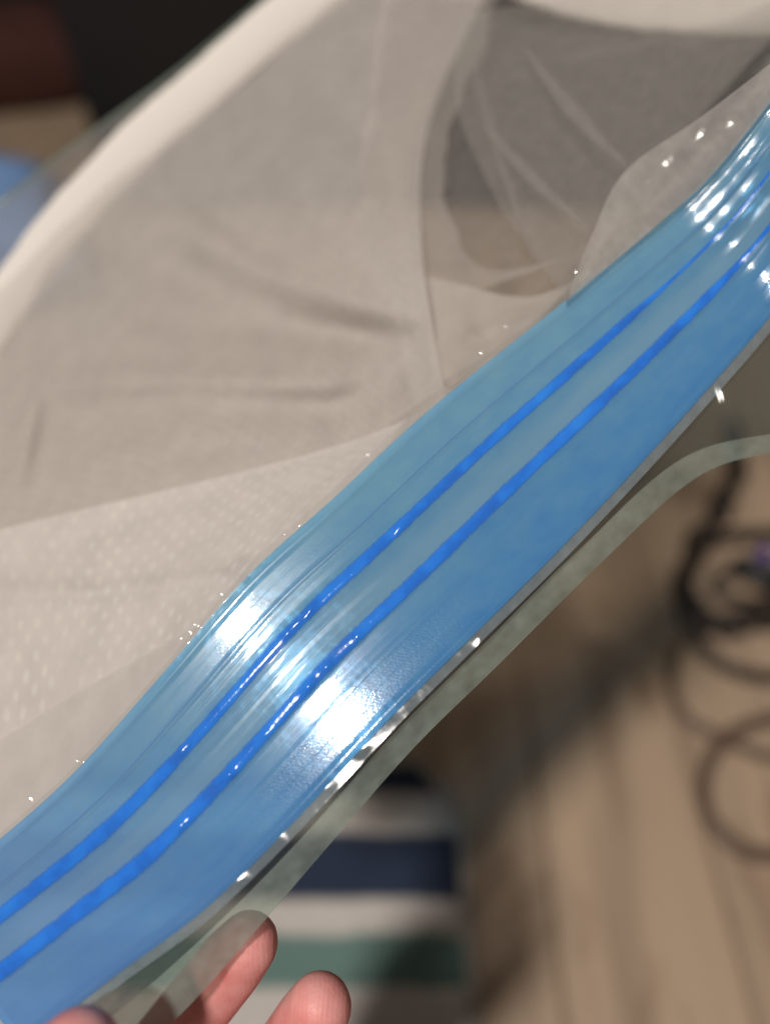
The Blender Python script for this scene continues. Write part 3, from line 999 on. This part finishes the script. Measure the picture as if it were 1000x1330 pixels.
# overlapping front layers
L1a = [(-180, 745, .025), (0, 688, .025), (200, 640, .024), (400, 590, .021), (540, 538, .015), (640, 462, .011)]
L1b = [(-180, 1240, .009), (0, 1110, .009), (150, 965, .009), (330, 765, .009), (480, 620, .009), (650, 460, .009)]
l1 = loft([L1a, L1b], 200, 120)
e = .0034 * pnoise(l1[0] / 170., l1[1] / 110., 71) + .0008 * pnoise(l1[0] / 60., l1[1] / 40., 72) + crease(l1[0], l1[1], [(-50, 772), (150, 770), (320, 742)], 14, .0020)
sheet('embossed_layer', l1, e, M['fabric_dots'], fab)
L2a = [(-180, 1055, .008), (0, 958, .013), (90, 905, .013), (180, 852, .011), (300, 792, .008)]
L2b = [(-180, 1240, .0045), (0, 1105, .007), (100, 1010, .007), (200, 905, .007), (310, 780, .007)]
l2 = loft([L2a, L2b], 160, 60)
e = .0010 * pnoise(l2[0] / 90., l2[1] / 90., 81)
sheet('smooth_layer', l2, e, M['fabric_smooth'], fab)
# lower right tuck of the fabric beside the zipper
L3a = [(500, 350, .044), (570, 362, .033), (670, 385, .020), (730, 372, .016), (770, 345, .013)]
L3b = [(540, 545, .022), (600, 492, .014), (680, 435, .007), (730, 395, .007), (775, 358, .007)]
l3 = loft([L3a, L3b], 100, 60)
e = .0015 * pnoise(l3[0] / 80., l3[1] / 60., 91) + crease(l3[0], l3[1], [(600, 440), (640, 425), (700, 415)], 9, .0016)
sheet('fabric_tuck', l3, e, M['fabric_tuck'], fab)

# sheer single layer of the same fabric that reaches past the opaque folds
L4a = [(500, -30, .060), (480, 120, .052), (470, 250, .044), (480, 350, .038), (520, 420, .032)]
L4b = [(650, -20, .052), (622, 70, .050), (584, 165, .046), (578, 250, .040), (606, 330, .034), (650, 350, .026), (730, 335, .018)]
l4 = loft([L4a, L4b], 120, 60)
e = .003 * pnoise(l4[0] / 60., l4[1] / 90., 95) + .001 * pnoise(l4[0] / 24., l4[1] / 40., 96)
sheet('sheer_layer', (l4[0] + 10 * pnoise(l4[1] / 40., l4[0] / 80., 97), l4[1], l4[2]), e, M['fabric_sheer'], fab)

# ------------------------------------------------------------------ the hand
hand_bm = bmesh.new()


def capsule(bm, a, b, ra, rb):
    a, b = np.asarray(a), np.asarray(b)
    L = np.linalg.norm(b - a)
    prof = []
    for k in range(1, 6):
        th = math.pi / 2 * (1 - k / 5)
        prof.append((-ra * math.sin(th), ra * math.cos(th)))
    for k in range(0, 5):
        th = math.pi / 2 * (k / 5)
        prof.append((L + rb * math.sin(th), rb * math.cos(th)))
    ax = (b - a) / L
    q = Vector(ax).to_track_quat('Z', 'Y').to_matrix()
    seg = 16
    rings = []
    for z, r in prof:
        rings.append([bm.verts.new(Vector(a) + q @ Vector((r * math.cos(2 * math.pi * j / seg), r * math.sin(2 * math.pi * j / seg), z))) for j in range(seg)])
    p0 = bm.verts.new(Vector(a) + q @ Vector((0, 0, -ra)))
    p1 = bm.verts.new(Vector(a) + q @ Vector((0, 0, L + rb)))
    for k in range(len(rings) - 1):
        for j in range(seg):
            bm.faces.new((rings[k][j], rings[k][(j + 1) % seg], rings[k + 1][(j + 1) % seg], rings[k + 1][j]))
    for j in range(seg):
        bm.faces.new((p0, rings[0][(j + 1) % seg], rings[0][j]))
        bm.faces.new((p1, rings[-1][j], rings[-1][(j + 1) % seg]))


def chain(pts):
    w = [(P(x, y, d), r) for x, y, d, r in pts]
    for (a, ra), (b, rb) in zip(w[:-1], w[1:]):
        capsule(hand_bm, a, b, ra, rb)


# index, middle, ring, little finger, thumb: knuckle to tip
chain([(60, 1560, .190, .0100), (150, 1440, .188, .0090), (238, 1330, .176, .0082), (300, 1252, .164, .0075), (322, 1226, .160, .0066)])
chain([(150, 1620, .185, .0100), (260, 1520, .184, .0092), (352, 1405, .174, .0085), (402, 1330, .163, .0078), (415, 1309, .160, .0070)])
chain([(210, 1710, .180, .0096), (330, 1640, .179, .0088), (420, 1540, .170, .0080), (462, 1470, .160, .0074), (472, 1450, .157, .0066)])
chain([(240, 1800, .175, .0086), (350, 1760, .172, .0078), (420, 1680, .166, .0070), (452, 1630, .158, .0064), (460, 1612, .155, .0058)])
chain([(-60, 1760, .168, .0125), (-30, 1600, .148, .0115), (30, 1470, .137, .0100), (84, 1394, .131, .0088), (100, 1370, .130, .0074)])
# palm and wrist
chain([(60, 1570, .190, .0105), (40, 1760, .190, .0125), (60, 1960, .190, .0165)])
chain([(150, 1630, .187, .0105), (110, 1780, .188, .0130), (80, 1960, .190, .0165)])
chain([(210, 1720, .182, .0100), (160, 1840, .186, .0125), (100, 1980, .190, .0165)])
chain([(240, 1805, .177, .0092), (190, 1900, .184, .0115), (110, 1990, .190, .0165)])
chain([(-60, 1765, .170, .0135), (0, 1880, .182, .0150), (60, 1970, .190, .0165)])
chain([(60, 1970, .190, .0185), (40, 2250, .20, .0190), (20, 2600, .215, .0230)])
hme = bpy.data.meshes.new('hand')
hand_bm.normal_update()
hand_bm.to_mesh(hme)
hand_bm.free()
hand = link('hand', hme, M['skin'])
tag(hand, 'hand with pink fingertips gripping the bag from below at the bottom edge', 'hand')
rm = hand.modifiers.new('remesh', 'REMESH')
rm.mode = 'VOXEL'
rm.voxel_size = 0.0009
rm.use_smooth_shade = True
smo = hand.modifiers.new('smooth', 'SMOOTH')
smo.factor = 0.5
smo.iterations = 10
